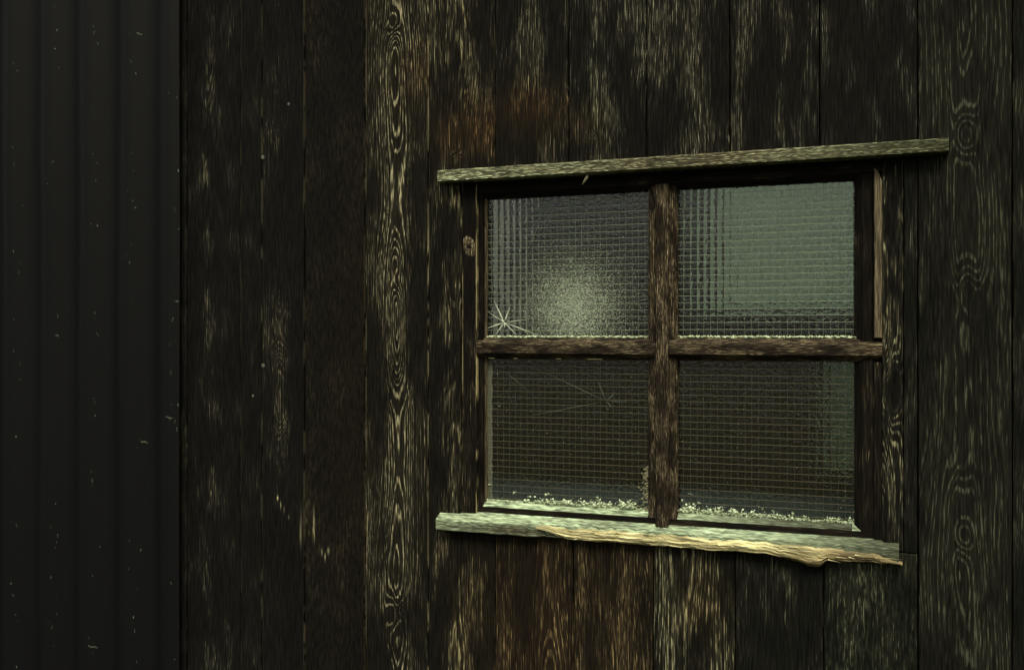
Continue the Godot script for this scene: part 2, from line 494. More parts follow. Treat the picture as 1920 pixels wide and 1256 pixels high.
func build_shed() -> void:
	var inside := plain(Color(0.10, 0.085, 0.07), 0.9, 0.15)
	var front := -0.052
	# lining behind the boards, open at the window
	for r in [[-3.88, -0.802, 0.0, 2.6], [0.0, 0.778, 0.0, 2.6], [-0.802, 0.0, 0.0, 1.11], [-0.802, 0.0, 1.812, 2.6]]:
		var st := begin()
		block(st, Vector3(r[0], r[2], front), Vector3(r[1], r[3], -0.026))
		put("wall_lining", st, inside, shed)
	var w := begin()
	block(w, Vector3(-3.88, 0, -2.4), Vector3(-3.84, 2.6, front))
	put("side_wall", w, inside, shed)
	w = begin()
	block(w, Vector3(0.74, 0, -2.4), Vector3(0.778, 2.6, front))
	put("side_wall", w, inside, shed)
	w = begin()
	block(w, Vector3(-3.88, 0, -2.44), Vector3(0.778, 2.6, -2.4))
	put("back_wall", w, inside, shed)
	w = begin()
	block(w, Vector3(-0.9, 1.135, -0.33), Vector3(0.1, 1.160, front - 0.002))
	put("shelf", w, plain(Color(0.26, 0.29, 0.29), 0.8), shed)
	w = begin()
	block(w, Vector3(-3.84, 0.003, -2.4), Vector3(0.74, 0.03, front))
	put("floor", w, inside, shed)
	# roof with an added, unseen hatch that lights the curtains from behind
	for r in [[-3.95, -1.45, -2.5, 0.12], [0.55, 0.85, -2.5, 0.12], [-1.45, 0.55, -2.5, -1.5], [-1.45, 0.55, -0.43, 0.12]]:
		w = begin()
		block(w, Vector3(r[0], 2.625, r[2]), Vector3(r[1], 2.67, r[3]))
		put("roof", w, inside, shed)


# ---------------------------------------------------------------- corrugated metal at the left

func build_sheet() -> void:
	var x0 := -3.86
	var x1 := -1.509
	var pitch := 0.118
	var im := Image.create(2048, 1024, false, Image.FORMAT_RGB8)
	im.fill(Color8(15, 15, 16))  # black metal, made darker still: vignette at the left put into the colour
	rng.seed = 5
	var ridge := func(k): return -1.535 - pitch * k     # crest positions
	for k in 18:
		var c: float = (ridge.call(k) + 0.02 - x0) / (x1 - x0) * 2048.0
		for s in 34:
			var px := c + rng.randfn(0.0, 6.0)
			var py := rng.randf() * 1024.0
			var b := rng.randf_range(0.2, 0.7)
			var col := Color(b * 0.85, b * 0.95, b * 0.78)
			for d in rng.randi_range(1, 2):
				im.set_pixel(clampi(int(px), 1, 2046), clampi(int(py), 1, 1022), col)
				px += rng.randf_range(-1.5, 1.5)
				py += rng.randf_range(0.5, 2.0)
		for s in 2:
			var py := rng.randf() * 1000.0
			var px := c + rng.randf_range(-18, 10)
			var run := rng.randi_range(5, 16)
			for d in run:
				im.set_pixel(clampi(int(px + d), 1, 2046), clampi(int(py + d * 0.12), 1, 1022), Color(0.42, 0.46, 0.38) * rng.randf_range(0.5, 1.2))
	var m := StandardMaterial3D.new()
	m.albedo_texture = ImageTexture.create_from_image(im)
	m.albedo_color = Color(0.85, 0.85, 0.85)
	m.roughness = 0.62
	m.metallic_specular = 0.22
	var st := begin()
	st.set_smooth_group(0)
	var n := 380
	var f := FastNoiseLite.new()
	f.seed = 9
	f.frequency = 1.0
	var pt := func(i: int, y: float, back: float) -> Vector3:
		var x := lerpf(x0, x1, float(i) / n)
		var z := 0.021 + 0.0135 * cos((x + 1.535) / pitch * TAU) + 0.006 * f.get_noise_2d(x * 5.0, y * 1.4)
		return Vector3(x, y, z - back)
	var rows := 12
	for j in rows:
		var ya := 0.04 + 2.56 * j / rows
		var yb := 0.04 + 2.56 * (j + 1) / rows
		for i in n:
			for s in [0, 1]:
				st.set_smooth_group(s)
				var b: float = 0.0012 * s
				var a: Vector3 = pt.call(i, ya, b)
				quad(st, a, pt.call(i + 1, ya, b), pt.call(i + 1, yb, b), pt.call(i, yb, b), Vector2(float(i) / n, 1 - ya / 2.6), Vector2(float(i + 1) / n, 1 - ya / 2.6), Vector2(float(i + 1) / n, 1 - yb / 2.6), Vector2(float(i) / n, 1 - yb / 2.6), Vector3(0, 0, 1 if s == 0 else -1))
	tag(put("corrugated_sheet", st, m), "black corrugated metal sheet with pale scratches on its ridges, left of the boards", "metal sheet")


# ---------------------------------------------------------------- the window

const GLASS := -0.028

func bar(called: String, m: Material, profile: Array, along: String, a0: float, a1: float, wobble := 0.0006, sd := 1, parent: Node = null, uw := 0.12, ul := 0.8) -> MeshInstance3D:
	return put(called, bar_mesh(profile, along, a0, a1, maxi(2, int((a1 - a0) / 0.02)), wobble, sd, uw, ul), m, parent if parent else win)


func v2(a: float, b: float) -> Vector2:
	return Vector2(a, b)


func build_window() -> void:
	win = thing("window", Vector3(-0.42, 1.1, 0))
	tag(win, "small four-pane window of cracked wired glass in a weathered wooden frame", "window")
	var fr := wood_mat("frame", 0.08)
	var dk := wood_mat("dark_frame", 0.08)
	# casings either side
	put("casing", board_mesh(PackedVector2Array([v2(-0.8285, 1.13), v2(-0.7955, 1.13), v2(-0.7955, 1.809), v2(-0.8285, 1.809)]), -0.03, -0.003, 0.002, Rect2(-0.8285, 1.12, 0.033, 0.7)), wood_mat("casing_left"), win)
	put("casing", board_mesh(PackedVector2Array([v2(-0.0262, 1.124), v2(0.0075, 1.124), v2(0.0075, 1.809), v2(-0.0262, 1.809)]), -0.03, -0.001, 0.002, Rect2(-0.0265, 1.12, 0.034, 0.7)), wood_mat("casing_right"), win)
	# frame: head, stiles, bottom
	bar("head", dk, [v2(-0.05, 1.811), v2(-0.008, 1.811), v2(-0.008, 1.786), v2(-0.02, 1.776), v2(-0.05, 1.776)], "x", -0.795, -0.0265, 0.0004, 3)
	bar("stile", dk, [v2(-0.795, -0.05), v2(-0.795, -0.012), v2(-0.7855, -0.012), v2(-0.782, -0.05)], "y", 1.13, 1.785, 0.0004, 4)
	bar("stile", dk, [v2(-0.0735, -0.05), v2(-0.0735, -0.022), v2(-0.0590, -0.010), v2(-0.0400, -0.010), v2(-0.0400, -0.05)], "y", 1.13, 1.785, 0.0004, 5)
	bar("glazing_bead", wood_mat("old_strip", 0.05), [v2(-0.7850, -0.02), v2(-0.7815, -0.018), v2(-0.7805, -0.027), v2(-0.7850, -0.027)], "y", 1.163, 1.776, 0.0004, 6, null, 0.03, 0.32)
	# grey strip beside the upper right pane, its top end split to a point
	var s := board_mesh(PackedVector2Array([v2(-0.0398, 1.4945), v2(-0.0268, 1.4945), v2(-0.0268, 1.768), v2(-0.0300, 1.778), v2(-0.0335, 1.786), v2(-0.0398, 1.793)]), -0.03, 0.001, 0.0015, Rect2(-0.041, 1.49, 0.016, 0.31))
	put("glazing_strip", s, wood_mat("old_strip", 0.05), win)
	bar("glazing_strip", dk, [v2(-0.0398, -0.03), v2(-0.0398, -0.006), v2(-0.0268, -0.006), v2(-0.0268, -0.03)], "y", 1.13, 1.452, 0.0004, 8)
	# mullion, with a sloped shoulder on either side
	bar("mullion", fr, [v2(-0.446, -0.05), v2(-0.446, -0.018), v2(-0.4405, -0.012), v2(-0.4285, -0.012), v2(-0.4285, -0.001), v2(-0.4265, 0.001), v2(-0.406, 0.001), v2(-0.404, -0.001), v2(-0.404, -0.012), v2(-0.395, -0.012), v2(-0.390, -0.018), v2(-0.390, -0.05)].slice(0, 12), "y", 1.135, 1.784, 0.0005, 9)
	# middle rails left and right of the mullion
	for r in [[-0.7952, -0.4289], [-0.4036, -0.0262]]:
		bar("rail", fr, [v2(-0.05, 1.494), v2(-0.020, 1.4945), v2(-0.004, 1.4845), v2(-0.002, 1.4815), v2(-0.002, 1.4640), v2(-0.004, 1.4620), v2(-0.018, 1.4525), v2(-0.05, 1.4525)], "x", r[0], r[1], 0.0005, 10 + int(r[0] * -10))
	# bottom rails: a sloped bead, grown over, above a brown strip
	var sl := wood_mat("sill", 0.08)
	for r in [[-0.7855, -0.4465], [-0.3895, -0.060]]:
		bar("bottom_bead", sl, [v2(-0.05, 1.166), v2(-0.026, 1.166), v2(-0.012, 1.1535), v2(-0.05, 1.1535)], "x", r[0], r[1], 0.0007, 20 + int(r[0] * -10), null, 0.1, 0.95)
	bar("bottom_rail", dk, [v2(-0.05, 1.153), v2(-0.009, 1.153), v2(-0.008, 1.120), v2(-0.05, 1.120)], "x", -0.795, -0.027, 0.0005, 23)
	# header board
	bar("header_board", wood_mat("header", 0.1), [v2(-0.001, 1.8335), v2(0.024, 1.8320), v2(0.0265, 1.8295), v2(0.0265, 1.8100), v2(0.0240, 1.8085), v2(-0.001, 1.8085)], "x", -0.869, 0.0792, 0.0006, 1000, null, 0.07, 1.0)
	build_sill(sl)
	build_panes()


func build_sill(sl: Material) -> void:
	var f := FastNoiseLite.new()
	f.seed = 44
	f.frequency = 1.0
	var st := begin()
	var x0 := -0.8745
	var x1 := 0.001
	var n := 110
	var prof := func(x: float) -> Array:
		var torn := smoothstep(-0.665, -0.645, x)
		var j := 0.0011 * f.get_noise_2d(x * 30.0, 1.0)
		var zf := lerpf(0.0225, 0.0135 + 0.003 * f.get_noise_2d(x * 45.0, 7.0), torn)
		var yt := 1.1475 + (1.1275 - 1.1475) * (zf + 0.02) / 0.0425
		return [v2(-0.02, 1.1475), v2(zf - 0.0012, yt + 0.0008 + j), v2(zf, yt - 0.001 + j), v2(zf - 0.0005, 1.108 + j), v2(zf - 0.002, 1.1065 + j), v2(-0.02, 1.1065)]
	for i in n:
		var xa := lerpf(x0, x1, float(i) / n)
		var xb := lerpf(x0, x1, float(i + 1) / n)
		var a: Array = prof.call(xa)
		var b: Array = prof.call(xb)
		var per := 0.0
		for k in 6:
			var m := (k + 1) % 6
			var e: Vector2 = a[m] - a[k]
			var out := Vector3(0, -e.x, e.y) * -1.0
			out = Vector3(0, e.x, -e.y)
			if out.dot(Vector3(0, (a[k].y + a[m].y) * 0.5 - 1.126, (a[k].x + a[m].x) * 0.5)) < 0.0:
				out = -out
			var u0 := per / 0.1
			per += e.length()
			var u1 := per / 0.1
			var va := (xa - x0) / 0.95
			var vb := (xb - x0) / 0.95
			quad(st, Vector3(xa, a[k].y, a[k].x), Vector3(xb, b[k].y, b[k].x), Vector3(xb, b[m].y, b[m].x), Vector3(xa, a[m].y, a[m].x), Vector2(u0, va), Vector2(u0, vb), Vector2(u1, vb), Vector2(u1, va), out)
	for end in [x0, x1]:
		var a: Array = prof.call(end)
		for k in range(1, 5):
			tri(st, Vector3(end, a[0].y, a[0].x), Vector3(end, a[k].y, a[k].x), Vector3(end, a[k + 1].y, a[k + 1].x), v2(0, 0.02), v2(0.2, 0.02), v2(0.2, 0.05), Vector3(-1 if end == x0 else 1, 0, 0))
	var sill := put("sill", st, sl, win)
	# the split front: pale fresh wood, torn along the grain, with a tongue hanging near the right
	st = begin()
	var xs := -0.660
	var xe := 0.0065
	n = 160
	var rows := 9
	var grid: Array = []
	for i in n + 1:
		var x := lerpf(xs, xe, float(i) / n)
		var start := smoothstep(xs, xs + 0.075, x)
		var stepped := floorf(f.get_noise_2d(x * 14.0, 60.0) * 5.0) * 0.0011
		var yt := 1.1285 + stepped * 0.8 + 0.0009 * f.get_noise_2d(x * 60.0, 3.0) - 0.004 * smoothstep(-0.12, 0.0, x) - 0.002 * smoothstep(-0.45, -0.2, x)
		var bulge := (0.0105 * smoothstep(-0.215, -0.150, x) + 0.0045 * smoothstep(-0.168, -0.150, x)) * (1.0 - smoothstep(-0.136, -0.112, x))
		var yb := lerpf(1.1225, 1.1052 + 0.0009 * f.get_noise_2d(x * 50.0, 9.0) + stepped * 0.5, start) - bulge - 0.0015 * smoothstep(-0.3, -0.1, x) * (1.0 - smoothstep(-0.12, -0.05, x))
		yt -= 0.013 * smoothstep(-0.045, 0.0065, x)
		yb += 0.001 * smoothstep(-0.02, 0.0065, x)
		var row: Array = []
		for k in rows + 1:
			var t := float(k) / rows
			var y := lerpf(yt, yb, t)
			var fibre := 0.0026 * floorf(3.0 * f.get_noise_2d(x * 7.0, t * 9.0 + 40.0)) * 0.5 + 0.0014 * f.get_noise_2d(x * 20.0, t * 26.0)
			var z := 0.0165 + 0.004 * sin(t * PI) + fibre - 0.008 * smoothstep(0.4, 0.0, t) * smoothstep(-0.1, 0.0, x)
			z = lerpf(0.0228, z, start)
			if k == 0 or k == rows:
				z -= 0.004
			row.append(Vector3(x, y, z))
		grid.append(row)
	for i in n:
		for k in rows:
			var ua := Vector2(float(k) / rows * 0.6, (grid[i][k].x - xs) / 0.7)
			var ub := Vector2(float(k) / rows * 0.6, (grid[i + 1][k].x - xs) / 0.7)
			quad(st, grid[i][k], grid[i + 1][k], grid[i + 1][k + 1], grid[i][k + 1], ua, ub, ub + v2(0.6 / rows, 0), ua + v2(0.6 / rows, 0), Vector3(0, 0, 1))
		for k in [0, rows]:      # close it back into the sill
			var back := Vector3(0, 0, -0.012)
			var c: Vector3 = grid[i][k]
			var d: Vector3 = grid[i + 1][k]
			quad(st, c, d, d + back, c + back, v2(0.1, (c.x - xs) / 0.7), v2(0.1, (d.x - xs) / 0.7), v2(0.3, (d.x - xs) / 0.7), v2(0.3, (c.x - xs) / 0.7), Vector3(0, 1 if k == 0 else -1, 0))
	rng.seed = 12
	for k in 26:                 # splinters that stand off the break
		var x := rng.randf_range(-0.63, -0.02)
		var y := rng.randf_range(1.104, 1.127) - 0.001 * smoothstep(-0.3, -0.1, x)
		var l := rng.randf_range(0.012, 0.045) * (1.0 if rng.randf() < 0.6 else -1.0)
		var t := rng.randf_range(0.0006, 0.0014)
		var a := Vector3(x, y, 0.0195)
		var tip := Vector3(x + l, y + rng.randf_range(-0.0025, 0.0012), 0.0215 + rng.randf_range(0.0, 0.002))
		var u := v2(rng.randf() * 0.6, rng.randf())
		tri(st, a + Vector3(0, t, 0), a + Vector3(0, 0, 0.0016), tip, u, u, u + v2(0, 0.04), Vector3(0, 1, 1))
		tri(st, a - Vector3(0, t, 0), a + Vector3(0, 0, 0.0016), tip, u, u, u + v2(0, 0.04), Vector3(0, -1, 1))
	var raw := put("split_wood", st, wood_mat("raw_wood", 0.1), sill)
	raw.position = Vector3.ZERO


func glass_mat() -> StandardMaterial3D:
	var m := StandardMaterial3D.new()
	m.resource_name = "wired_glass"
	m.transparency = BaseMaterial3D.TRANSPARENCY_ALPHA
	m.albedo_color = Color(0.93, 0.95, 0.93, 0.0)
	m.roughness = 0.06
	m.metallic_specular = 0.28
	m.refraction_enabled = true
	m.refraction_scale = 0.05
	m.heightmap_enabled = true
	m.heightmap_texture = noise_tex(17, 0.045, 512, 3)
	m.heightmap_scale = 0.05
	return m


# One pane: its outside face is cast in small cushions, one to each mesh of the wire (the normals carry the curve).
func build_panes() -> void:
	var gm := glass_mat()
	rng.seed = 70
	var bright_wire := plain(Color(0.52, 0.56, 0.47), 0.6, 0.3)
	var dull_wire := plain(Color(0.40, 0.38, 0.29), 0.7, 0.3)
	var pitch := 0.0127
	var lens := 0.33
	for r in [[-0.7850, -0.4430, 1.4850, 1.7800], [-0.3930, -0.0680, 1.4850, 1.7800], [-0.7850, -0.4430, 1.1580, 1.4600], [-0.3930, -0.0680, 1.1580, 1.4600]]:
		var nx := int(ceil((r[1] - r[0]) / pitch))
		var ny := int(ceil((r[3] - r[2]) / pitch))
		var st := SurfaceTool.new()
		st.begin(Mesh.PRIMITIVE_TRIANGLES)
		for i in nx:
			for j in ny:
				var x: float = r[0] + i * pitch
				var y: float = r[2] + j * pitch
				var xb := minf(x + pitch, r[1])
				var yb := minf(y + pitch, r[3])
				var k := (lens if r[2] > 1.4 else lens * 0.35) * rng.randf_range(0.8, 1.2)
				var c := [Vector3(x, y, GLASS), Vector3(x, yb, GLASS), Vector3(xb, yb, GLASS), Vector3(xb, y, GLASS)]
				var nn := [Vector3(-k, -k * 0.3, 1).normalized(), Vector3(-k, k * 0.3, 1).normalized(), Vector3(k, k * 0.3, 1).normalized(), Vector3(k, -k * 0.3, 1).normalized()]
				for q in [0, 1, 2, 0, 2, 3]:
					st.set_normal(nn[q])
					st.set_uv(Vector2(c[q].x, c[q].y) / 0.22)
					st.add_vertex(c[q])
		var zb := GLASS - 0.006
		for q in [[r[0], r[2]], [r[1], r[2]], [r[1], r[3]], [r[0], r[2]], [r[1], r[3]], [r[0], r[3]]]:
			st.set_normal(Vector3(0, 0, -1))
			st.set_uv(Vector2(q[0] + 0.1, q[1]) / 0.22)
			st.add_vertex(Vector3(q[0], q[1], zb))
		var pane := put("pane", st, gm, win, false)
		# the wires
		st = begin()
		var h := (0.00026 if r[0] < -0.5 else 0.00032) if r[2] > 1.4 else 0.00024
		var z := GLASS + 0.0004
		for i in range(1, nx):
			var x: float = r[0] + i * pitch + rng.randf_range(-0.0004, 0.0004)
			block(st, Vector3(x - h * 0.36, r[2], z), Vector3(x + h * 0.36, r[3], z + 0.0004))
		for j in range(1, ny):
			var y: float = r[2] + j * pitch + rng.randf_range(-0.0004, 0.0004)
			block(st, Vector3(r[0], y - h, z + 0.0005), Vector3(r[1], y + h, z + 0.0010))
		var mesh := put("wire_mesh", st, bright_wire if r[2] > 1.4 else dull_wire, pane)
		mesh.position = Vector3.ZERO
		tag(mesh, "", "", "", "stuff")


# A flat sliver on the glass, widest a little way out.
func sliver(st: SurfaceTool, a: Vector2, b: Vector2, width: float, z := GLASS + 0.0016) -> void:
	var side := (b - a).orthogonal().normalized() * width * 0.5
	var m := a.lerp(b, 0.35)
	var up := Vector3(0, 0, 1)
	var p := func(q: Vector2, dz: float): return Vector3(q.x, q.y, z + dz)
	for s in [-1.0, 1.0]:
		tri(st, p.call(a, 0.0), p.call(m, 0.0003), p.call(m + side * s, -0.0002), a, m, b, up)
		tri(st, p.call(m, 0.0003), p.call(b, 0.0), p.call(m + side * s, -0.0002), a, m, b, up)


func lump(st: SurfaceTool, c: Vector3, r: float) -> void:
	var up := c + Vector3(0, r * rng.randf_range(0.7, 1.1), 0)
	var dn := c - Vector3(0, r * 0.8, 0)
	var ring: Array = []
	for k in 5:
		var t := TAU * k / 5.0 + rng.randf()* 0.5
		ring.append(c + Vector3(cos(t), rng.randf_range(-0.3, 0.3), sin(t)) * r * rng.randf_range(0.75, 1.15))
	var u := Vector2(c.x * 11.0, c.y * 11.0)
	for k in 5:
		var a: Vector3 = ring[k]
		var b: Vector3 = ring[(k + 1) % 5]
		tri(st, a, b, up, u, u + v2(0.01, 0), u + v2(0, 0.01), (a + b) * 0.5 + up - c * 2.0)
		tri(st, a, b, dn, u, u + v2(0.01, 0), u + v2(0, 0.01), (a + b) * 0.5 + dn - c * 2.0)


func clump(st: SurfaceTool, c: Vector3, size: float, count: int) -> void:
	for k in count:
		lump(st, c + Vector3(rng.randfn(0, size * 0.5), absf(rng.randfn(0, size * 0.55)), rng.randfn(0, size * 0.15)), size * rng.randf_range(0.10, 0.36))


func build_growth() -> void:
	rng.seed = 99
	var panes := win.find_children("pane*", "MeshInstance3D", false, false)
	# cracks
	var pale := plain(Color(0.72, 0.76, 0.66), 0.7, 0.3)
	var dull := plain(Color(0.40, 0.43, 0.38), 0.7, 0.3)
	var st := begin()
	var c := v2(-0.7451, 1.5252)
	for r in [[-0.7682, 1.5717, 0.0019], [-0.7310, 1.5605, 0.0016], [-0.7866, 1.5511, 0.0009], [-0.7878, 1.5119, 0.0017], [-0.7657, 1.4978, 0.0015], [-0.7154, 1.4979, 0.0013], [-0.6672, 1.4979, 0.0013], [-0.6862, 1.5322, 0.0010], [-0.7432, 1.5127, 0.0016], [-0.7520, 1.5330, 0.0030], [-0.7390, 1.5200, 0.0030]]:
		sliver(st, c, v2(r[0], r[1]), r[2] * 1.5)
	put("crack", st, pale, panes[0]).position = Vector3.ZERO
	st = begin()
	var line := [v2(-0.6581, 1.7739), v2(-0.6615, 1.7507), v2(-0.6694, 1.7264), v2(-0.6795, 1.7003), v2(-0.6920, 1.6743), v2(-0.7022, 1.6478)]
	for k in line.size() - 1:
		sliver(st, line[k], line[k + 1], 0.0010)
		sliver(st, line[k + 1], line[k], 0.0010)
	sliver(st, v2(-0.443, 1.570), v2(-0.484, 1.562), 0.0013)
	put("crack", st, dull, panes[0]).position = Vector3.ZERO
	st = begin()
	c = v2(-0.5319, 1.3713)
	for r in [[-0.6717, 1.4313, 0.0009], [-0.5522, 1.4192, 0.0011], [-0.5125, 1.3893, 0.0012], [-0.4735, 1.3709, 0.0008], [-0.7115, 1.3337, 0.0008], [-0.5179, 1.3580, 0.0012]]:
		sliver(st, c, v2(r[0], r[1]), r[2])
	sliver(st, v2(-0.7400, 1.4238), v2(-0.6887, 1.3846), 0.0008)
	put("crack", st, dull, panes[2]).position = Vector3.ZERO
	# grime down the left edge of the lower left pane
	st = begin()
	for k in 40:
		var ya := lerpf(1.168, 1.450, k / 40.0)
		var yb := lerpf(1.168, 1.450, (k + 1) / 40.0)
		var xa := -0.7705 + rng.randf_range(-0.001, 0.001)
		quad(st, Vector3(-0.784, ya, GLASS + 0.0018), Vector3(xa, ya, GLASS + 0.0018), Vector3(xa + rng.randf_range(-0.001, 0.001), yb, GLASS + 0.0018), Vector3(-0.784, yb, GLASS + 0.0018), v2(0, 0), v2(0, 1), v2(1, 1), v2(1, 0), Vector3(0, 0, 1))
	var grime := plain(Color(0.55, 0.56, 0.48, 0.28), 0.9, 0.1)
	grime.transparency = BaseMaterial3D.TRANSPARENCY_ALPHA
	put("grime_glow_film", st, grime, panes[2]).position = Vector3.ZERO

	# pale grains massed to stand for a glow of light, then stray dust specks
	var grain := begin()
	lump(grain, Vector3.ZERO, 1.0)
	grain.generate_normals()
	var gm := grain.commit()
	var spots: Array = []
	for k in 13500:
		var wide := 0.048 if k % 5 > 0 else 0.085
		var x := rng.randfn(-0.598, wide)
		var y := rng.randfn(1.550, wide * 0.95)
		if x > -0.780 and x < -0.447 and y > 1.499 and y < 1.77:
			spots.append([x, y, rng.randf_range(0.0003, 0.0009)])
	glow_and_dust("glow_and_dust", gm, spots, "thick patch of pale grains standing for a light glow on the upper left pane", plain(Color(0.70, 0.74, 0.65), 0.7, 0.4))
	spots = []
	for k in 420:
		var x := rng.randf_range(-0.78, -0.075)
		var y := rng.randf_range(1.17, 1.77)
		if absf(x + 0.418) > 0.032 and absf(y - 1.474) > 0.026:
			spots.append([x, y, rng.randf_range(0.0003, 0.0009) * (1.8 if k % 23 == 0 else 1.0)])
	glow_and_dust("dust_specks", gm, spots, "stray pale dust specks dotted over all four panes", plain(Color(0.66, 0.68, 0.56), 0.8, 0.2))

	# pale radial film: a soft glow of light painted on the same pane
	var painted_glow := plain(Color(0.80, 0.84, 0.72), 0.9, 0.1)
	painted_glow.transparency = BaseMaterial3D.TRANSPARENCY_ALPHA
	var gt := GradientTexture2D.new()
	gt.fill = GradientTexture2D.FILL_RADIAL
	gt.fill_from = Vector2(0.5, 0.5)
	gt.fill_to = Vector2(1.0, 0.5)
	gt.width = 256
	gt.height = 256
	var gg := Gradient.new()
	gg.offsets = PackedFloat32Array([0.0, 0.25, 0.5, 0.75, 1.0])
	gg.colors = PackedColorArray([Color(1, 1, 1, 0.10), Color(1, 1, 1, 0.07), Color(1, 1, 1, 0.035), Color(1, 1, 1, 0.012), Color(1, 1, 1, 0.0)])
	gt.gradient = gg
	painted_glow.albedo_texture = gt
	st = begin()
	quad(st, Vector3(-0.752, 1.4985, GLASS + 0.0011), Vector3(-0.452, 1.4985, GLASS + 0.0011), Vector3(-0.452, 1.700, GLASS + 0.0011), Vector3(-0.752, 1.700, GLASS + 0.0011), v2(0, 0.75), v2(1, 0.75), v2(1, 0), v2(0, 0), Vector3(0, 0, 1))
	put("grime_glow_film", st, painted_glow, panes[0]).position = Vector3.ZERO

	# pale lichen crumbs along the bottom of the panes
	var crust := plain(Color(0.76, 0.81, 0.69), 0.95, 0.1)
	crust.albedo_texture = noise_tex(33, 0.05, 256, 4, [[0.3, Color(0.66, 0.66, 0.6)], [0.6, Color(1, 1, 1)]])
	st = begin()
	for k in 330:
		var x := rng.randf_range(-0.782, -0.449)
		lump(st, Vector3(x, 1.1645 + rng.randf_range(-0.001, 0.002), -0.0235), rng.randf_range(0.001, 0.0024))
	for k in 34:
		var t := pow(rng.randf(), 0.7)
		clump(st, Vector3(lerpf(-0.735, -0.475, t), 1.166, -0.023), rng.randf_range(0.004, 0.0115), 16)
	for q in [[-0.722, 1.180], [-0.650, 1.181], [-0.690, 1.176], [-0.545, 1.178], [-0.776, 1.195]]:
		clump(st, Vector3(q[0], q[1], -0.024), 0.005, 8)
	tag(put("lichen_crumbs", st, crust), "pale green lichen crumbs along the bottom edge of the lower left pane", "lichen", "", "stuff")
	st = begin()
	for k in 330:
		lump(st, Vector3(rng.randf_range(-0.387, -0.066), 1.1645 + rng.randf_range(-0.001, 0.002), -0.0235), rng.randf_range(0.0009, 0.0022))
	for k in 52:
		var t := pow(rng.randf(), 1.5)
		clump(st, Vector3(lerpf(-0.385, -0.075, t), 1.166, -0.023), rng.randf_range(0.005, 0.0105) * (1.15 - 0.45 * t), 11)
	for q in [[-0.365, 1.198], [-0.382, 1.186], [-0.350, 1.182], [-0.305, 1.178], [-0.235, 1.179], [-0.180, 1.174], [-0.068, 1.182], [-0.069, 1.172]]:
		clump(st, Vector3(q[0], q[1], -0.024), 0.0045, 8)
	tag(put("lichen_crumbs", st, crust), "dotted pale lichen crumbs along the bottom edge of the lower right pane", "lichen", "", "stuff")
	st = begin()
	for k in 120:
		var y := rng.randf_range(1.160, 1.248)
		var w := lerpf(0.020, 0.006, clampf((y - 1.18) / 0.07, 0.0, 1.0))
		lump(st, Vector3(-0.4475 - absf(rng.randfn(0, w * 0.5)), y, -0.0225), rng.randf_range(0.0012, 0.0032))
	var tuft := plain(Color(0.44, 0.43, 0.34), 0.95, 0.1)
	tag(put("lichen_tuft", st, tuft), "grey tuft of lichen climbing the mullion in the lower left pane's corner", "lichen", "", "stuff")
	# pale dust lying on the middle rails
	for r in [[-0.7795, -0.4465, "left"], [-0.3885, -0.0670, "right"]]:
		st = begin()
		for k in 520:
			lump(st, Vector3(rng.randf_range(r[0], r[1]), 1.4955 + rng.randf_range(-0.0008, 0.0020), -0.0225 + rng.randf_range(-0.003, 0.003)), rng.randf_range(0.0013, 0.0028))
		tag(put("dust_line", st, crust), "line of pale dust lying on the middle rail under the upper %s pane" % r[2], "dust", "", "stuff")

	# a husk hanging under the header board
	st = begin()
	st.set_smooth_group(0)
	var husk: Array = []
	for j in 8:
		var t := j / 7.0
		var row: Array = []
		for k in 8:
			var rad := 0.0042 * sin(PI * clampf(0.08 + t * 0.9, 0, 1)) * (1.0 - 0.25 * t)
			row.append(Vector3(-0.5600 + 0.004 * cos(t * 2.0) - 0.006 * t * t + rad * cos(TAU * k / 8.0), 1.8085 - 0.021 * t, 0.018 + rad * sin(TAU * k / 8.0)))
		husk.append(row)
	for j in 7:
		for k in 8:
			var m := (k + 1) % 8
			var mid: Vector3 = (husk[j][0] + husk[j][4]) * 0.5
			quad(st, husk[j][k], husk[j][m], husk[j + 1][m], husk[j + 1][k], v2(0, 0), v2(1, 0), v2(1, 1), v2(0, 1), (husk[j][k] + husk[j][m]) * 0.5 - mid)
	tag(put("husk", st, plain(Color(0.42, 0.40, 0.30), 0.8)), "small pale curled insect husk hanging under the header board", "husk")

	# torn knot on the left casing
	st = begin()
	var f := FastNoiseLite.new()
	f.seed = 3
	f.frequency = 1.0
	var bump := func(i: int, j: int) -> Vector3:
		var x := lerpf(-0.826, -0.798, i / 16.0)
		var y := lerpf(1.655, 1.702, j / 22.0)
		var dx := (x + 0.812) / 0.0145
		var dy := (y - 1.679 + 0.35 * (x + 0.812)) / 0.022
		var e := maxf(0.0, 1.0 - dx * dx * dx * dx - dy * dy)
		return Vector3(x, y, -0.0055 + 0.005 * sqrt(e) + 0.004 * e * f.get_noise_2d(x * 260.0, y * 120.0) - 0.004 * exp(-(dx * dx + dy * dy) * 9.0))
	for i in 16:
		for j in 22:
			var u := v2(i / 16.0, j / 22.0 * 0.15)
			quad(st, bump.call(i, j), bump.call(i + 1, j), bump.call(i + 1, j + 1), bump.call(i, j + 1), u, u + v2(0.06, 0), u + v2(0.06, 0.007), u + v2(0, 0.007), Vector3(0, 0, 1))
	put("torn_knot", st, wood_mat("old_strip"), win)
	# chips of bare wood under the middle rail
	var rails := win.find_children("rail*", "MeshInstance3D", false, false)
	for q in [[-0.7735, 1.4535, 0.012], [-0.566, 1.4530, 0.030], [-0.72, 1.4532, 0.008], [-0.63, 1.4530, 0.010]]:
		st = begin()
		block(st, Vector3(q[0], q[1] - 0.0008, -0.0165), Vector3(q[0] + q[2], q[1] + 0.0008, -0.0135))
		put("bare_chip", st, plain(Color(0.62, 0.58, 0.42)), rails[0]).position = Vector3.ZERO
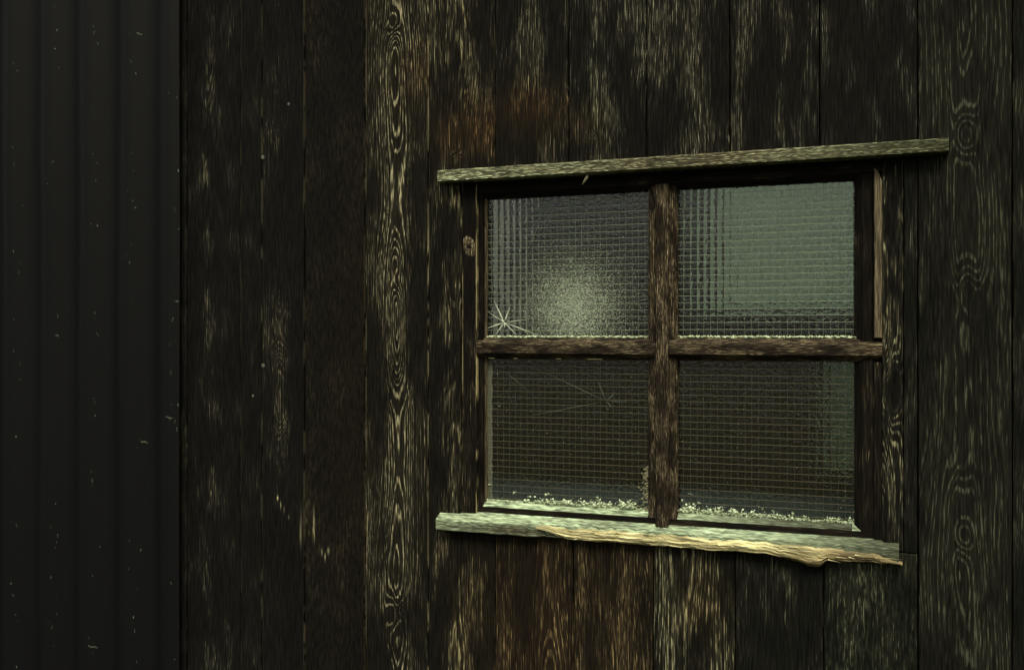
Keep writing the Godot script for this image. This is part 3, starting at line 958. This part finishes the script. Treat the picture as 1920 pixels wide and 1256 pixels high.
	# nails in the boards
	var iron := plain(Color(0.30, 0.30, 0.25), 0.7, 0.4)
	var boards := shed.find_children("plank*", "MeshInstance3D", false, false)
	for q in [[-1.2366, 2.0008], [-1.3019, 1.4333], [-1.3030, 1.8897], [-1.3286, 1.3662]]:
		for b in boards:
			var box: AABB = b.get_aabb()
			if box.position.x < q[0] and box.end.x > q[0] and box.end.y > 2.0 and box.position.y < 1.0:
				st = begin()
				for k in 10:
					var t0 := TAU * k / 10.0
					var t1 := TAU * (k + 1) / 10.0
					var m := Vector3(q[0], q[1], 0.0014)
					var a := m + Vector3(cos(t0), sin(t0), 0) * 0.0045 - Vector3(0, 0, 0.0006)
					var e := m + Vector3(cos(t1), sin(t1), 0) * 0.0045 - Vector3(0, 0, 0.0006)
					tri(st, m, a, e, v2(0, 0), v2(1, 0), v2(0, 1), Vector3(0, 0, 1))
					quad(st, a, e, e - Vector3(0, 0, 0.004), a - Vector3(0, 0, 0.004), v2(0, 0), v2(1, 0), v2(1, 1), v2(0, 1), (a + e) * 0.5 - m)
				put("nail", st, iron, b).position = Vector3.ZERO
				break

	# curtains inside
	var cloth := plain(Color(0.84, 0.90, 0.80), 0.95, 0.1)
	cloth.backlight_enabled = true
	cloth.backlight = Color(0.96, 1.0, 0.96)
	curtain(cloth, [[-0.396, 0.35, 1.5516, 2.02]], -0.4, 7, "pale green curtain hanging inside behind the upper right pane")
	var sack := plain(Color(0.50, 0.56, 0.48), 0.95, 0.1)
	curtain(sack, [[-0.150, 0.30, 1.20, 1.50]], -0.43, 9, "dim green cloth hanging low inside, at the right edge of the lower right pane", "cloth")
	var pale_cloth := plain(Color(0.98, 0.96, 0.89), 0.95, 0.1)
	pale_cloth.backlight_enabled = true
	pale_cloth.backlight = Color(1, 1, 1)
	curtain(pale_cloth, [[-1.30, -0.884, 1.475, 2.02]], -0.4, 8, "pale curtain edge hanging inside behind the left side of the window")


func glow_and_dust(called: String, m: Mesh, spots: Array, label: String, mat: Material) -> void:
	var mm := MultiMesh.new()
	mm.transform_format = MultiMesh.TRANSFORM_3D
	mm.mesh = m
	mm.instance_count = spots.size()
	for k in spots.size():
		var s: Array = spots[k]
		mm.set_instance_transform(k, Transform3D(Basis(Vector3(0, 0, 1), k * 1.7).scaled(Vector3(s[2], s[2], s[2] * 0.6)), Vector3(s[0], s[1], GLASS + 0.0014)))
	var o := MultiMeshInstance3D.new()
	o.multimesh = mm
	o.material_override = mat
	o.name = called
	add_child(o)
	tag(o, label, "glow_and_dust" if called == "glow_and_dust" else "dust", "", "stuff")


func curtain(m: Material, parts: Array, z: float, sd: int, label: String, kind := "curtain") -> void:
	var f := FastNoiseLite.new()
	f.seed = sd
	f.frequency = 1.0
	var st := begin()
	for p in parts:
		var n := int((p[1] - p[0]) / 0.006)
		var fold := func(x: float, y: float) -> float: return z + 0.010 * sin(x * 60.0 + 2.0 * f.get_noise_2d(x * 4.0, y)) + 0.006 * f.get_noise_2d(x * 12.0, y * 2.0)
		for i in n:
			var xa := lerpf(p[0], p[1], float(i) / n)
			var xb := lerpf(p[0], p[1], float(i + 1) / n)
			for j in 6:
				var ya := lerpf(p[2], p[3], j / 6.0)
				var yb := lerpf(p[2], p[3], (j + 1) / 6.0)
				for s in [0, 1]:
					st.set_smooth_group(s)
					var d := Vector3(0, 0, -0.0008 * s)
					quad(st, Vector3(xa, ya, fold.call(xa, ya)) + d, Vector3(xb, ya, fold.call(xb, ya)) + d, Vector3(xb, yb, fold.call(xb, yb)) + d, Vector3(xa, yb, fold.call(xa, yb)) + d, v2(0, 0), v2(1, 0), v2(1, 1), v2(0, 1), Vector3(0, 0, 1 if s == 0 else -1))
	tag(put(kind, st, m), label, kind)
